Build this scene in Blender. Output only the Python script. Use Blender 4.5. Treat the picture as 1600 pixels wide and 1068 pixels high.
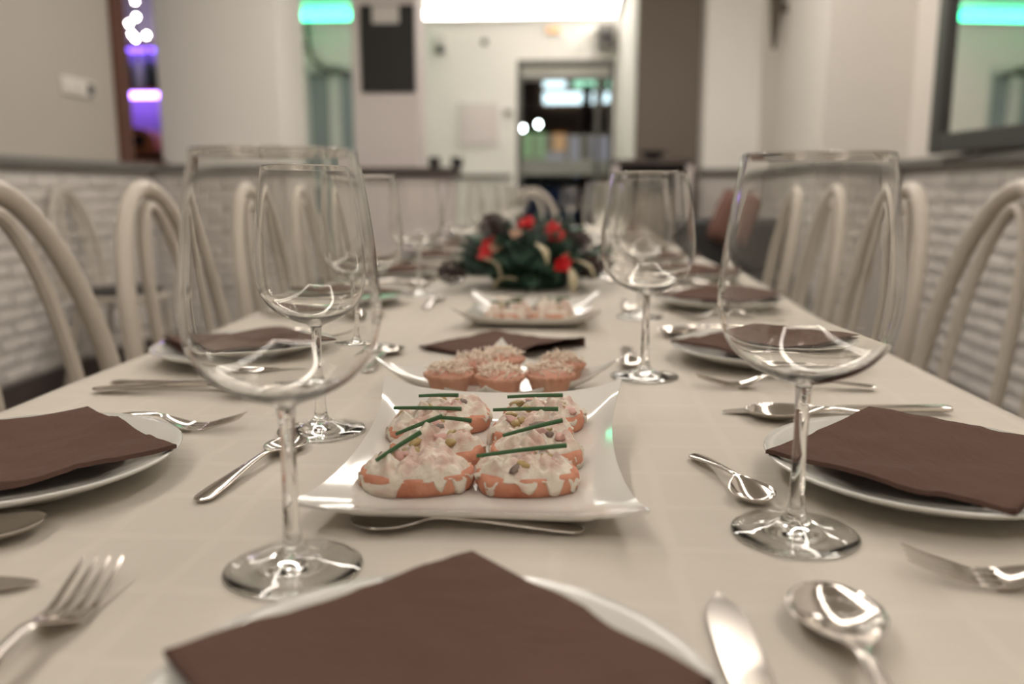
import bpy, math, random
from mathutils import Vector, Matrix, noise
PI = math.pi
rnd = random.Random(7)
scene = bpy.context.scene
for o in list(bpy.data.objects):
    bpy.data.objects.remove(o)
C = scene.collection

# ------------------------------------------------------------------ camera
TZ = 0.74                                    # top of the tablecloth
cam_d = bpy.data.cameras.new('camera')
cam = bpy.data.objects.new('camera', cam_d); C.objects.link(cam)
cam.location = (0, 0, 0.95)
cam.rotation_euler = (math.radians(90 - 10.062), 0, math.radians(3.812))
cam_d.sensor_width = 36.0
cam_d.lens = 1330 * 36 / 1600
cam_d.clip_start = 0.02
cam_d.dof.use_dof = True
cam_d.dof.focus_distance = 0.66
cam_d.dof.aperture_fstop = 3.3
scene.camera = cam

# ------------------------------------------------------------------ world: evening
w = bpy.data.worlds.new('world'); scene.world = w; w.use_nodes = True
bg = w.node_tree.nodes['Background']
bg.inputs[0].default_value = (0.10, 0.12, 0.17, 1); bg.inputs[1].default_value = 0.25
scene.view_settings.view_transform = 'Standard'
scene.view_settings.look = 'None'
scene.view_settings.exposure = -0.12
scene.view_settings.gamma = 1.0
scene.view_settings.use_curve_mapping = False
cy = scene.cycles
cy.max_bounces = 24; cy.diffuse_bounces = 5; cy.glossy_bounces = 8; cy.transmission_bounces = 24; cy.transparent_max_bounces = 24
cy.sample_clamp_indirect = 30.0
LED = 16.6                                   # strength of the ceiling light lines
LED_COL = (1.0, 0.915, 0.825)

# ------------------------------------------------------------------ materials
MATS = {}
def principled(name, col, rough=0.5, metal=0.0, **kw):
    m = bpy.data.materials.new(name); m.use_nodes = True
    b = m.node_tree.nodes['Principled BSDF']
    b.inputs['Base Color'].default_value = (*col, 1)
    b.inputs['Roughness'].default_value = rough
    b.inputs['Metallic'].default_value = metal
    for k, v in kw.items():
        b.inputs[k.replace('_', ' ')].default_value = v
    MATS[name] = m
    return m
def nodes_of(m):
    return m.node_tree.nodes, m.node_tree.links, m.node_tree.nodes['Principled BSDF']
def noise_col(m, c1, c2, scale=10, detail=4, lo=0.35, hi=0.65, coords='Object'):
    n, l, b = nodes_of(m)
    tc = n.new('ShaderNodeTexCoord'); t = n.new('ShaderNodeTexNoise'); r = n.new('ShaderNodeValToRGB')
    t.inputs['Scale'].default_value = scale; t.inputs['Detail'].default_value = detail
    l.new(tc.outputs[coords], t.inputs['Vector']); l.new(t.outputs['Fac'], r.inputs['Fac'])
    r.color_ramp.elements[0].position = lo; r.color_ramp.elements[1].position = hi
    r.color_ramp.elements[0].color = (*c1, 1); r.color_ramp.elements[1].color = (*c2, 1)
    l.new(r.outputs['Color'], b.inputs['Base Color'])
    return m
def noise_bump(m, scale=200, strength=0.3, dist=0.001, detail=4, coords='Object', stretch=None):
    n, l, b = nodes_of(m)
    tc = n.new('ShaderNodeTexCoord'); t = n.new('ShaderNodeTexNoise'); bp = n.new('ShaderNodeBump')
    t.inputs['Scale'].default_value = scale; t.inputs['Detail'].default_value = detail
    src = tc.outputs[coords]
    if stretch:
        mp = n.new('ShaderNodeMapping'); mp.inputs['Scale'].default_value = stretch
        l.new(src, mp.inputs['Vector']); src = mp.outputs['Vector']
    l.new(src, t.inputs['Vector']); l.new(t.outputs['Fac'], bp.inputs['Height'])
    bp.inputs['Strength'].default_value = strength; bp.inputs['Distance'].default_value = dist
    if b.inputs['Normal'].links:
        l.new(b.inputs['Normal'].links[0].from_socket, bp.inputs['Normal'])
    l.new(bp.outputs['Normal'], b.inputs['Normal'])
    return m
def emit(name, col, strength):
    m = bpy.data.materials.new(name); m.use_nodes = True
    n = m.node_tree.nodes; n.clear()
    e = n.new('ShaderNodeEmission'); o = n.new('ShaderNodeOutputMaterial')
    e.inputs[0].default_value = (*col, 1); e.inputs[1].default_value = strength
    m.node_tree.links.new(e.outputs[0], o.inputs[0])
    MATS[name] = m
    return m
def glassmat(name, col=(1, 1, 1), rough=0.0, ior=1.48):
    m = bpy.data.materials.new(name); m.use_nodes = True
    n = m.node_tree.nodes; n.clear()
    e = n.new('ShaderNodeBsdfGlass'); o = n.new('ShaderNodeOutputMaterial')
    e.inputs['Color'].default_value = (*col, 1); e.inputs['Roughness'].default_value = rough; e.inputs['IOR'].default_value = ior
    m.node_tree.links.new(e.outputs[0], o.inputs[0])
    MATS[name] = m
    return m

# cloth: woven damask of squares
m = principled('cloth', (0.75, 0.69, 0.59), 0.72)
m.node_tree.nodes['Principled BSDF'].inputs['Sheen Weight'].default_value = 0.15
n, l, b = nodes_of(m)
tc = n.new('ShaderNodeTexCoord'); br = n.new('ShaderNodeTexBrick'); mx = n.new('ShaderNodeMixRGB'); nz = n.new('ShaderNodeTexNoise')
mpn = n.new('ShaderNodeMapping'); mpn.inputs['Rotation'].default_value = (0, 0, 0.0)
br.offset = 0; br.inputs['Scale'].default_value = 1.0; br.inputs['Brick Width'].default_value = 0.07; br.inputs['Row Height'].default_value = 0.07
br.inputs['Mortar Size'].default_value = 0.006; br.inputs['Mortar Smooth'].default_value = 0.6
br.inputs['Color1'].default_value = (0.585, 0.541, 0.470, 1); br.inputs['Color2'].default_value = (0.575, 0.532, 0.462, 1); br.inputs['Mortar'].default_value = (0.602, 0.558, 0.486, 1)
nz.inputs['Scale'].default_value = 25; nz.inputs['Detail'].default_value = 3
l.new(tc.outputs['Object'], nz.inputs['Vector'])
add = n.new('ShaderNodeVectorMath'); add.operation = 'MULTIPLY_ADD'
add.inputs[1].default_value = (0.012, 0.012, 0); l.new(nz.outputs['Color'], add.inputs[0]); l.new(tc.outputs['Object'], add.inputs[2])
l.new(add.outputs[0], br.inputs['Vector']); l.new(br.outputs['Color'], b.inputs['Base Color'])
noise_bump(m, 900, 0.15, 0.0006)
noise_bump(m, 14, 0.35, 0.006, 3, stretch=(1, 2.2, 1))

m = principled('napkin', (0.116, 0.068, 0.055), 0.95, 0, Specular_IOR_Level=0.15)
noise_bump(m, 700, 0.4, 0.0006); noise_bump(m, 26, 0.55, 0.006, 3, stretch=(1, 3, 1))
principled('porcelain', (0.70, 0.68, 0.63), 0.10, 0, Coat_Weight=0.5, Coat_Roughness=0.03)
principled('plate_white', (0.64, 0.635, 0.59), 0.13, 0, Coat_Weight=0.4, Coat_Roughness=0.04)
principled('steel', (0.66, 0.62, 0.575), 0.13, 1.0)
glassmat('wine_glass', (0.985, 0.985, 0.98))
m = principled('chair_paint', (0.55, 0.50, 0.43), 0.38); noise_bump(m, 60, 0.05, 0.002)
principled('seat_dark', (0.035, 0.032, 0.03), 0.5)
m = principled('brick_paint', (0.64, 0.605, 0.57), 0.55)
noise_bump(m, 30, 0.35, 0.008, 3, coords='Object'); noise_bump(m, 9, 0.2, 0.01, 2)
principled('mortar_paint', (0.58, 0.55, 0.52), 0.7)
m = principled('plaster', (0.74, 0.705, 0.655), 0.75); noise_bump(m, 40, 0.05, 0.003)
m = principled('plaster_left_shaded', (0.48, 0.447, 0.405), 0.75); noise_bump(m, 40, 0.05, 0.003)  # same plaster as the right wall, its dimmer light put into the colour
m = principled('plaster_light', (0.88, 0.865, 0.82), 0.7); noise_bump(m, 40, 0.05, 0.003)
m = principled('plaster_lilac', (0.76, 0.69, 0.68), 0.7); noise_bump(m, 40, 0.05, 0.003)
m = principled('plaster_taupe', (0.19, 0.157, 0.13), 0.75); noise_bump(m, 40, 0.05, 0.003)
m = principled('rail_grey', (0.19, 0.185, 0.17), 0.5); noise_bump(m, 20, 0.1, 0.003, stretch=(1, 8, 8))
m = principled('rail_brown', (0.07, 0.052, 0.048), 0.4)
m = principled('wood_red', (0.11, 0.035, 0.02), 0.4); noise_bump(m, 20, 0.2, 0.003, stretch=(8, 8, 1))
m = principled('wood_orange', (0.62, 0.30, 0.12), 0.4); noise_bump(m, 20, 0.2, 0.003, stretch=(1, 8, 8))
m = principled('floor_tile', (0.055, 0.045, 0.04), 0.35)
n, l, b = nodes_of(m)
tc = n.new('ShaderNodeTexCoord'); br = n.new('ShaderNodeTexBrick'); br.offset = 0
br.inputs['Scale'].default_value = 1; br.inputs['Brick Width'].default_value = 0.4; br.inputs['Row Height'].default_value = 0.4; br.inputs['Mortar Size'].default_value = 0.006
br.inputs['Color1'].default_value = (0.055, 0.045, 0.04, 1); br.inputs['Color2'].default_value = (0.045, 0.038, 0.034, 1); br.inputs['Mortar'].default_value = (0.09, 0.08, 0.07, 1)
l.new(tc.outputs['Object'], br.inputs['Vector']); l.new(br.outputs['Color'], b.inputs['Base Color'])
principled('ceiling_paint', (0.78, 0.75, 0.70), 0.8)
principled('black_board', (0.018, 0.017, 0.015), 0.6)
principled('paper', (0.72, 0.69, 0.66), 0.8)
principled('white_plastic', (0.70, 0.68, 0.65), 0.4)
principled('dark_plastic', (0.03, 0.03, 0.03), 0.45)
principled('grey_metal', (0.12, 0.12, 0.11), 0.4, 0.3)
principled('white_frame', (0.66, 0.70, 0.67), 0.35)
principled('mirror', (0.86, 0.86, 0.85), 0.01, 1.0)
principled('mirror_frame', (0.045, 0.045, 0.042), 0.4)
principled('bronze', (0.10, 0.08, 0.06), 0.4, 0.5)
glassmat('pane', (0.93, 0.96, 0.95), 0.0, 1.1)
principled('frost', (0.40, 0.41, 0.37), 0.4, 0, Alpha=0.62)
principled('transom_glass', (0.50, 0.49, 0.44), 0.35)
principled('obscure_glass', (0.30, 0.36, 0.37), 0.25)
m = principled('bread', (0.62, 0.27, 0.18), 0.75)
noise_col(m, (0.44, 0.15, 0.085), (0.60, 0.28, 0.18), 60, 5); noise_bump(m, 260, 0.7, 0.0012)
m = principled('spread', (0.76, 0.68, 0.57), 0.28, 0, Subsurface_Weight=0.25, Subsurface_Scale=0.006)
m.node_tree.nodes['Principled BSDF'].inputs['Subsurface Radius'].default_value = (1, 0.6, 0.4)
noise_col(m, (0.58, 0.40, 0.34), (0.71, 0.64, 0.545), 60, 6, 0.33, 0.52); noise_bump(m, 160, 0.6, 0.003)
principled('olive', (0.40, 0.29, 0.12), 0.3)
principled('ham', (0.60, 0.36, 0.31), 0.45)
principled('mushroom', (0.20, 0.145, 0.12), 0.45)
m = principled('chive', (0.035, 0.105, 0.035), 0.38); noise_bump(m, 300, 0.2, 0.0005)
m = principled('pastry', (0.62, 0.29, 0.18), 0.6)
noise_col(m, (0.50, 0.24, 0.155), (0.62, 0.36, 0.25), 40, 4); noise_bump(m, 200, 0.3, 0.001)
principled('filling', (0.68, 0.36, 0.27), 0.5)
principled('cheese', (0.80, 0.69, 0.56), 0.5)
m = principled('fir', (0.03, 0.08, 0.05), 0.5); noise_col(m, (0.018, 0.055, 0.032), (0.05, 0.115, 0.07), 30)
principled('cone', (0.055, 0.03, 0.026), 0.6)
principled('red_petal', (0.60, 0.015, 0.02), 0.45)
principled('dry_leaf', (0.50, 0.44, 0.29), 0.55)
principled('pale_rose', (0.62, 0.42, 0.30), 0.55)
principled('green_leaf', (0.05, 0.13, 0.08), 0.4)
principled('rust', (0.16, 0.078, 0.06), 0.8)
principled('car_blue', (0.05, 0.12, 0.35), 0.3)
principled('bark', (0.085, 0.035, 0.02), 0.8)
principled('asphalt', (0.05, 0.05, 0.05), 0.8)
principled('facade', (0.20, 0.10, 0.055), 0.8)
principled('bottle_dark', (0.02, 0.03, 0.02), 0.15)
principled('bottle_clear', (0.35, 0.36, 0.42), 0.15)
principled('bar_panel', (0.40, 0.36, 0.55), 0.5)
principled('navy', (0.015, 0.017, 0.05), 0.4)
emit('led_warm', LED_COL, LED)
emit('led_back', (1.0, 0.93, 0.86), 17.0)
emit('led_green', (0.05, 0.95, 0.45), 9.0)
emit('led_purple', (0.40, 0.20, 1.0), 15.0)
emit('led_violet_added', (0.25, 0.12, 1.0), 5.0)
emit('bulb', (1.0, 0.90, 0.88), 60.0)
emit('orange_lamp', (1.0, 0.55, 0.25), 1.6)
emit('sign_white', (0.75, 0.92, 1.0), 2.6)
emit('sign_green', (0.50, 1.0, 0.72), 1.4)
emit('head_lamp', (0.9, 0.95, 1.0), 30.0)
emit('lit_green', (0.22, 0.50, 0.18), 0.9)
emit('lit_orange', (0.9, 0.42, 0.12), 0.8)
emit('lit_lilac', (0.42, 0.40, 0.55), 0.65)

# ------------------------------------------------------------------ mesh helpers
def M(x):
    return MATS[x] if isinstance(x, str) else x
class MB:
    def __init__(s):
        s.v = []; s.f = []
    def add(s, v, f):
        k = len(s.v); s.v += [tuple(p) for p in v]; s.f += [tuple(i + k for i in q) for q in f]; return s
    def box(s, a, b, bev=0.0):
        x0, y0, z0 = a; x1, y1, z1 = b
        if bev <= 0:
            return s.add([(x0,y0,z0),(x1,y0,z0),(x1,y1,z0),(x0,y1,z0),(x0,y0,z1),(x1,y0,z1),(x1,y1,z1),(x0,y1,z1)],
                         [(3,2,1,0),(4,5,6,7),(0,1,5,4),(1,2,6,5),(2,3,7,6),(3,0,4,7)])
        v = []; c = [(x0,y0,z0),(x1,y0,z0),(x1,y1,z0),(x0,y1,z0),(x0,y0,z1),(x1,y0,z1),(x1,y1,z1),(x0,y1,z1)]
        mid = ((x0+x1)/2, (y0+y1)/2, (z0+z1)/2)
        for p in c:
            sg = [1 if p[i] < mid[i] else -1 for i in range(3)]
            for k in range(3):
                q = [p[i] + (sg[i]*bev if i != k else 0) for i in range(3)]
                v.append(q)
        def P(i, k): return i*3 + k
        F = []
        faces = [((3,2,1,0),2),((4,5,6,7),2),((0,1,5,4),1),((1,2,6,5),0),((2,3,7,6),1),((3,0,4,7),0)]
        for q, k in faces: F.append(tuple(P(i, k) for i in q))
        def axis(i, j):
            for a_ in range(3):
                if c[i][a_] != c[j][a_]: return a_
        for i, j in [(0,1),(1,2),(2,3),(3,0),(4,5),(5,6),(6,7),(7,4),(0,4),(1,5),(2,6),(3,7)]:
            a_ = axis(i, j); k1, k2 = [k for k in range(3) if k != a_]
            F.append((P(i,k1),P(j,k1),P(j,k2),P(i,k2)))
        for i in range(8): F.append((P(i,0),P(i,1),P(i,2)))
        return s.add(v, F)
    def tube(s, pts, r, seg=8, caps=True):
        pts = [Vector(p) for p in pts]; n_ = len(pts)
        rs = r if isinstance(r, (list, tuple)) else [r]*n_
        V = []; F = []; up = None
        for i, p in enumerate(pts):
            t = (pts[min(i+1, n_-1)] - pts[max(i-1, 0)]).normalized()
            if up is None:
                up = Vector((0,0,1)) if abs(t.z) < 0.9 else Vector((1,0,0))
            a = (up - t*up.dot(t)).normalized(); up = a; b_ = t.cross(a)
            for k in range(seg):
                an = 2*PI*k/seg
                V.append(p + (a*math.cos(an) + b_*math.sin(an))*rs[i])
        for i in range(n_-1):
            for k in range(seg):
                k2 = (k+1) % seg
                F.append((i*seg+k, i*seg+k2, (i+1)*seg+k2, (i+1)*seg+k))
        if caps:
            F.append(tuple(range(seg))[::-1]); F.append(tuple((n_-1)*seg+k for k in range(seg)))
        return s.add(V, F)
    def lathe(s, prof, seg=32, wob=None):
        """prof: (r,z) from the outside bottom; r=0 ends become poles"""
        V = []; F = []; rows = []
        for r, z in prof:
            if r < 1e-7:
                rows.append([len(V)]); V.append((0,0,z))
            else:
                row = []
                for k in range(seg):
                    a = 2*PI*k/seg; rr = r*(wob(a, z) if wob else 1)
                    row.append(len(V)); V.append((rr*math.cos(a), rr*math.sin(a), z))
                rows.append(row)
        for A, B in zip(rows, rows[1:]):
            for k in range(seg):
                k2 = (k+1) % seg
                if len(A) == 1 and len(B) == 1: continue
                if len(A) == 1: F.append((A[0], B[k2], B[k]))
                elif len(B) == 1: F.append((A[k], A[k2], B[0]))
                else: F.append((A[k], A[k2], B[k2], B[k]))
        return s.add(V, F)
    def mesh(s, name, mat, smooth=True, angle=None):
        me = bpy.data.meshes.new(name); me.from_pydata(s.v, [], s.f); me.update()
        if mat: me.materials.append(M(mat))
        if smooth:
            me.polygons.foreach_set('use_smooth', [True]*len(me.polygons))
            if angle: me.set_sharp_from_angle(angle=math.radians(angle))
        return me
    def build(s, name, mat, parent=None, loc=None, rot=None, smooth=True, angle=40):
        return put(name, s.mesh(name, mat, smooth, angle), parent, loc, rot)
def put(name, me, parent=None, loc=None, rot=None):
    o = bpy.data.objects.new(name, me); C.objects.link(o)
    if parent: o.parent = parent
    if loc is not None: o.location = loc
    if rot is not None: o.rotation_euler = rot
    return o
def tag(o, label, cat, group=None):
    o['label'] = label; o['category'] = cat
    if group: o['group'] = group
    return o
def thing(name, label, cat, loc=(0,0,0), rot=(0,0,0), group=None):
    o = put(name, None, None, loc, rot); return tag(o, label, cat, group)
def struct(o):
    o['kind'] = 'structure'; return o
def copy_tree(o, parent=None):
    c = o.copy(); C.objects.link(c); c.parent = parent
    for ch in list(o.children): copy_tree(ch, c)
    return c
def box(name, a, b, mat, parent=None, bev=0.0):
    """box whose origin sits at its base centre"""
    cx, cy_, z0 = (a[0]+b[0])/2, (a[1]+b[1])/2, min(a[2], b[2])
    mb = MB().box((a[0]-cx, a[1]-cy_, a[2]-z0), (b[0]-cx, b[1]-cy_, b[2]-z0), bev)
    return mb.build(name, mat, parent, (cx, cy_, z0), smooth=False)
def lerp_st(st, n_):
    """resample stations (tuples, first entry = parameter) smoothly"""
    out = []
    t0, t1 = st[0][0], st[-1][0]
    for i in range(n_):
        t = t0 + (t1-t0)*i/(n_-1)
        j = 0
        while j < len(st)-2 and t > st[j+1][0]: j += 1
        a, b_ = st[j], st[j+1]
        p = st[j-1] if j > 0 else a; q = st[j+2] if j+2 < len(st) else b_
        u = (t-a[0])/(b_[0]-a[0]); h = b_[0]-a[0]; row = [t]
        for k in range(1, len(a)):
            ma = (b_[k]-p[k])/(b_[0]-p[0])*h if b_[0] != p[0] else 0
            mb_ = (q[k]-a[k])/(q[0]-a[0])*h if q[0] != a[0] else 0
            if (b_[k]-a[k])*(a[k]-p[k]) <= 0: ma = 0
            if (q[k]-b_[k])*(b_[k]-a[k]) <= 0: mb_ = 0
            u2, u3 = u*u, u*u*u
            row.append((2*u3-3*u2+1)*a[k] + (u3-2*u2+u)*ma + (-2*u3+3*u2)*b_[k] + (u3-u2)*mb_)
        out.append(row)
    return out
def strip(mb, st, L, n_=44, nx=9, y0=0.0, x0=0.0):
    """flat shaped bar along +Y: stations (s, half width, z, dish, thickness)"""
    rows = lerp_st(st, n_); V = []; F = []
    for s_, hw, z, d, th in rows:
        hw = max(hw, 1e-4)
        for side in (0, 1):
            for i in range(nx):
                t = -1 + 2*i/(nx-1)
                V.append((x0 + hw*t, y0 + s_*L, z - d*(1-t*t) - (th*(1-0.55*t*t) if side else 0)))
    W = 2*nx
    for r in range(n_-1):
        a, b_ = r*W, (r+1)*W
        for i in range(nx-1):
            F.append((a+i, a+i+1, b_+i+1, b_+i))
            F.append((a+nx+i+1, a+nx+i, b_+nx+i, b_+nx+i+1))
        F.append((a+nx, a, b_, b_+nx)); F.append((a+nx-1, a+2*nx-1, b_+2*nx-1, b_+nx-1))
    for r, flip in ((0, False), (n_-1, True)):
        a = r*W
        for i in range(nx-1):
            q = (a+i, a+nx+i, a+nx+i+1, a+i+1); F.append(q[::-1] if flip else q)
    mb.add(V, F); return mb

ORD = ['first','second','third','fourth','fifth','sixth','seventh','eighth','ninth','tenth','eleventh']

# ================================================================== THE ROOM
CEIL = 2.9
struct(box('floor', (-4.6, -2.2, -0.1), (2.2, 9.7, 0.0), 'floor_tile'))
struct(box('ceiling', (-4.6, -2.2, CEIL), (2.2, 9.7, CEIL+0.1), 'ceiling_paint'))

# brick variants (length along X, front face towards -Y, origin at back-bottom-left)
BL, BH, BD = 0.232, 0.066, 0.015
def brick_mesh(L, seed):
    r = random.Random(seed); mb = MB(); j = lambda a: r.uniform(-a, a)
    g = 0.006; i_ = 0.011
    back = [(g,0,g*.7),(L-g,0,g*.7),(L-g,0,BH-g*.7),(g,0,BH-g*.7)]
    mid = [(g+j(.002),-BD*.6,g*.7+j(.002)),(L-g+j(.002),-BD*.6,g*.7+j(.002)),(L-g+j(.002),-BD*.6,BH-g*.7+j(.002)),(g+j(.002),-BD*.6,BH-g*.7+j(.002))]
    d = [BD+j(.0025) for _ in range(4)]
    fr = [(g+i_+j(.004),-d[0],g+i_*.6),(L-g-i_+j(.004),-d[1],g+i_*.6),(L-g-i_+j(.004),-d[2],BH-g-i_*.6),(g+i_+j(.004),-d[3],BH-g-i_*.6)]
    V = back+mid+fr; F = []
    for a in (0, 4):
        for k in range(4):
            k2 = (k+1) % 4; F.append((a+k, a+k2, a+4+k2, a+4+k))
    F.append((8,9,10,11))
    mb.add(V, F); me = mb.mesh('brick', 'brick_paint', True, 50); return me
BRICKS = [brick_mesh(BL, s_) for s_ in range(6)]
HALVES = [brick_mesh(BL/2, 10+s_) for s_ in range(3)]
def bricks(parent, origin, ux, length, z0=0.10, rows=14):
    """lay bricks on a wall face; ux = unit direction along the face, front = ux rotated -90deg"""
    rz = math.atan2(ux[1], ux[0])
    for r_ in range(rows):
        s_ = 0.0; first = (r_ % 2 == 1)
        while s_ < length - 0.05:
            if first or s_ + BL > length + 0.02: me, L = rnd.choice(HALVES), BL/2
            else: me, L = rnd.choice(BRICKS), BL
            first = False
            if s_ + L > length + 0.02: break
            put('brick', me, parent, (origin[0]+ux[0]*s_, origin[1]+ux[1]*s_, z0 + r_*BH), (0, 0, rz))
            s_ += L
RAIL_Z = 1.06
def wall(name, a, b, mat='plaster'):
    mb = MB().box(a, b); o = mb.build(name, mat, smooth=False); return struct(o)
trim_n = [0]
def trim(a, b, mat='rail_grey', bev=0.008):
    trim_n[0] += 1
    return struct(box('trim_%d' % trim_n[0], a, b, mat, None, bev))
def dado(parent, a, b):
    """painted masonry core behind the bricks"""
    return MB().box(a, b).build('brick_core', 'mortar_paint', parent, smooth=False)

# left wall with the hatch into the bar
wl = MB().box((-2.66, -2.2, 0), (-2.52, 4.83, CEIL)).box((-2.66, 4.83, 0), (-2.52, 5.72, 1.10)).box((-2.66, 4.83, 2.35), (-2.52, 5.72, CEIL))
wl = struct(wl.build('wall_left', 'plaster_left_shaded', smooth=False))
dado(wl, (-2.52, -2.2, 0), (-2.49, 5.02, RAIL_Z))
bricks(wl, (-2.49, 2.35), (0, 1), 2.66)
trim((-2.52, -2.2, RAIL_Z), (-2.44, 5.02, RAIL_Z+0.045))
struct(box('baseboard_left', (-2.49, -2.2, 0), (-2.458, 5.0, 0.095), 'rail_brown'))
# hatch frame
wn = struct(put('window_1', None, None, (-2.52, 4.83, 1.10)))
for nm, a, b in (('window_jamb', (-0.14, -0.11, 0), (0.02, 0.03, 1.25)), ('window_sill', (-0.16, 0.03, 0), (0.03, 0.42, 0.03)), ('window_head', (-0.14, 0.03, 1.22), (0.02, 0.42, 1.27))):
    MB().box(a, b).build(nm, 'wood_red', wn, smooth=False)
# left pillar
wp = wall('wall_pillar_left', (-2.52, 5.25, 0), (-1.77, 5.78, CEIL), 'plaster_light')
dado(wp, (-2.49, 5.02, 0), (-1.69, 5.25, RAIL_Z))
dado(wp, (-1.77, 5.25, 0), (-1.69, 5.78, RAIL_Z))
bricks(wp, (-2.47, 5.02), (1, 0), 0.79)
bricks(wp, (-1.69, 5.03), (0, 1), 0.68)
trim((-2.44, 4.985, RAIL_Z), (-1.655, 5.25, RAIL_Z+0.045))
trim((-1.77, 5.25, RAIL_Z), (-1.655, 5.72, RAIL_Z+0.045))
# diagonal wall between bar and passage, passage side wall
dg = MB().add([(-2.62,5.72,0),(-2.52,5.72,0),(-2.9,6.45,0),(-3.0,6.45,0),(-2.62,5.72,CEIL),(-2.52,5.72,CEIL),(-2.9,6.45,CEIL),(-3.0,6.45,CEIL)],
              [(3,2,1,0),(4,5,6,7),(0,1,5,4),(1,2,6,5),(2,3,7,6),(3,0,4,7)])
struct(dg.build('wall_passage_left', 'plaster_light', smooth=False))
wall('wall_passage', (-3.1, 6.45, 0), (-2.98, 9.5, CEIL), 'plaster_light')
# column with the blackboard
wall('wall_column', (-1.60, 6.40, 0), (-1.12, 6.77, CEIL), 'plaster_lilac')
# back wall with the entrance opening x -0.58..0.47, z<2.31 and the far glazed door x -2.92..-2.25
wb = MB().box((-2.98, 9.5, 0), (-2.92, 9.62, CEIL)).box((-2.92, 9.5, 2.30), (-2.25, 9.62, CEIL)).box((-2.25, 9.5, 0), (-0.58, 9.62, CEIL)).box((-0.58, 9.5, 2.33), (0.47, 9.62, CEIL)).box((0.47, 9.5, 0), (0.62, 9.62, CEIL))
struct(wb.build('wall_back', 'plaster_light', smooth=False))
trim((-2.25, 9.46, 1.08), (-0.64, 9.5, 1.13), 'rail_grey', 0.004)
# right walls: stepped in twice
wr = wall('wall_right', (1.75, -2.2, 0), (1.90, 4.65, CEIL), 'plaster')
dado(wr, (1.72, -2.2, 0), (1.75, 4.62, RAIL_Z))
bricks(wr, (1.72, 4.60), (0, -1), 2.40)
trim((1.67, -2.2, RAIL_Z), (1.75, 4.62, RAIL_Z+0.045))
struct(box('baseboard_right', (1.69, -2.2, 0), (1.72, 4.6, 0.095), 'rail_brown'))
wr2 = wall('wall_right_step', (1.31, 4.65, 0), (1.90, 6.2, CEIL), 'plaster')
dado(wr2, (1.28, 4.62, 0), (1.75, 4.65, RAIL_Z)); dado(wr2, (1.28, 4.65, 0), (1.31, 6.17, RAIL_Z))
bricks(wr2, (1.29, 4.62), (1, 0), 0.42); bricks(wr2, (1.28, 6.14), (0, -1), 1.5)
trim((1.24, 4.57, RAIL_Z), (1.68, 4.65, RAIL_Z+0.045)); trim((1.24, 4.65, RAIL_Z), (1.31, 6.17, RAIL_Z+0.045))
wr3 = wall('wall_right_end', (0.93, 6.2, 0), (1.90, 6.55, CEIL), 'plaster_light')
dado(wr3, (0.91, 6.17, 0), (1.31, 6.2, RAIL_Z)); bricks(wr3, (0.92, 6.17), (1, 0), 0.37)
trim((0.90, 6.12, RAIL_Z), (1.25, 6.2, RAIL_Z+0.045))
wall('wall_taupe', (0.48, 6.42, 0), (0.93, 6.55, CEIL), 'plaster_taupe')
wall('wall_entrance_right', (0.50, 6.55, 0), (0.62, 9.5, CEIL), 'plaster_light')
wall('wall_front', (-2.66, -2.3, 0), (1.90, -2.2, CEIL), 'plaster')
# bar room shell
wall('wall_bar_back', (-4.5, 7.35, 0), (-3.1, 7.45, CEIL), 'plaster_taupe')
wall('wall_bar_left', (-4.6, 3.6, 0), (-4.5, 7.45, CEIL), 'plaster_taupe')
wall('wall_bar_front', (-4.6, 3.5, 0), (-2.66, 3.6, CEIL), 'plaster_taupe')

# ---- ceiling light lines (the room's lamps, plus one added near the entrance)
def led_line(a, b, mat, label, wd=0.13):
    a = Vector(a); b = Vector(b); L = (b-a).length; rz = math.atan2(b.y-a.y, b.x-a.x)
    t = thing('led_light_line', label, 'light', (a+b)/2, (0, 0, rz), 'ceiling light lines')
    MB().box((-L/2, -wd/2-0.012, 0), (L/2, wd/2+0.012, 0.03)).build('profile', 'white_plastic', t, smooth=False)
    MB().box((-L/2+0.01, -wd/2, -0.012), (L/2-0.01, wd/2, 0.0)).build('diffuser', mat, t, smooth=False)
z_ = CEIL - 0.03
X0, X1, Y0, Y1 = -1.15, 0.95, -1.3, 4.3
led_line((X0, Y0, z_), (X0, Y1, z_), 'led_warm', 'warm light line on the ceiling along the left brick wall')
led_line((X1, Y0, z_), (X1, Y1, z_), 'led_warm', 'warm light line on the ceiling along the right brick wall')
led_line((X0+0.05, Y0, z_), (X1-0.05, Y0, z_), 'led_warm', 'warm light line across the ceiling behind the near table end')
led_line((X0+0.05, Y1, z_), (X1-0.05, Y1, z_), 'led_warm', 'warm light line across the ceiling above the far table end', 0.36)
led_line((-1.3, 7.9, z_), (0.2, 7.9, z_), 'led_warm', 'added warm light line above view, brightening the back wall before the entrance', 0.25)  # added above the view to brighten the back wall
def wall_led(x0, x1, mat, label):
    t = thing('led_light_line', label, 'light', ((x0+x1)/2, 9.5, 2.755), (0,0,0), 'light lines on the back wall'); L = x1-x0
    MB().box((-L/2, -0.05, -0.02), (L/2, 0, 0.0)).build('profile', 'white_plastic', t, smooth=False)
    MB().box((-L/2, -0.05, 0.0), (L/2, -0.0, 0.085)).build('diffuser', mat, t, smooth=False)
wall_led(-1.60, 0.48, 'led_back', 'bright white light strip high on the back wall over the entrance')
wall_led(-2.95, -1.61, 'led_green', 'green light strip high on the back wall left of the blackboard column')
t = thing('led_light_line', 'white light strip running up the right wall beside the entrance', 'light', (0.5, 8.2, 2.74), (0,0,0), 'light lines on the back wall')
MB().box((-0.05, -1.2, -0.02), (0, 1.24, 0)).build('profile', 'white_plastic', t, smooth=False)
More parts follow.
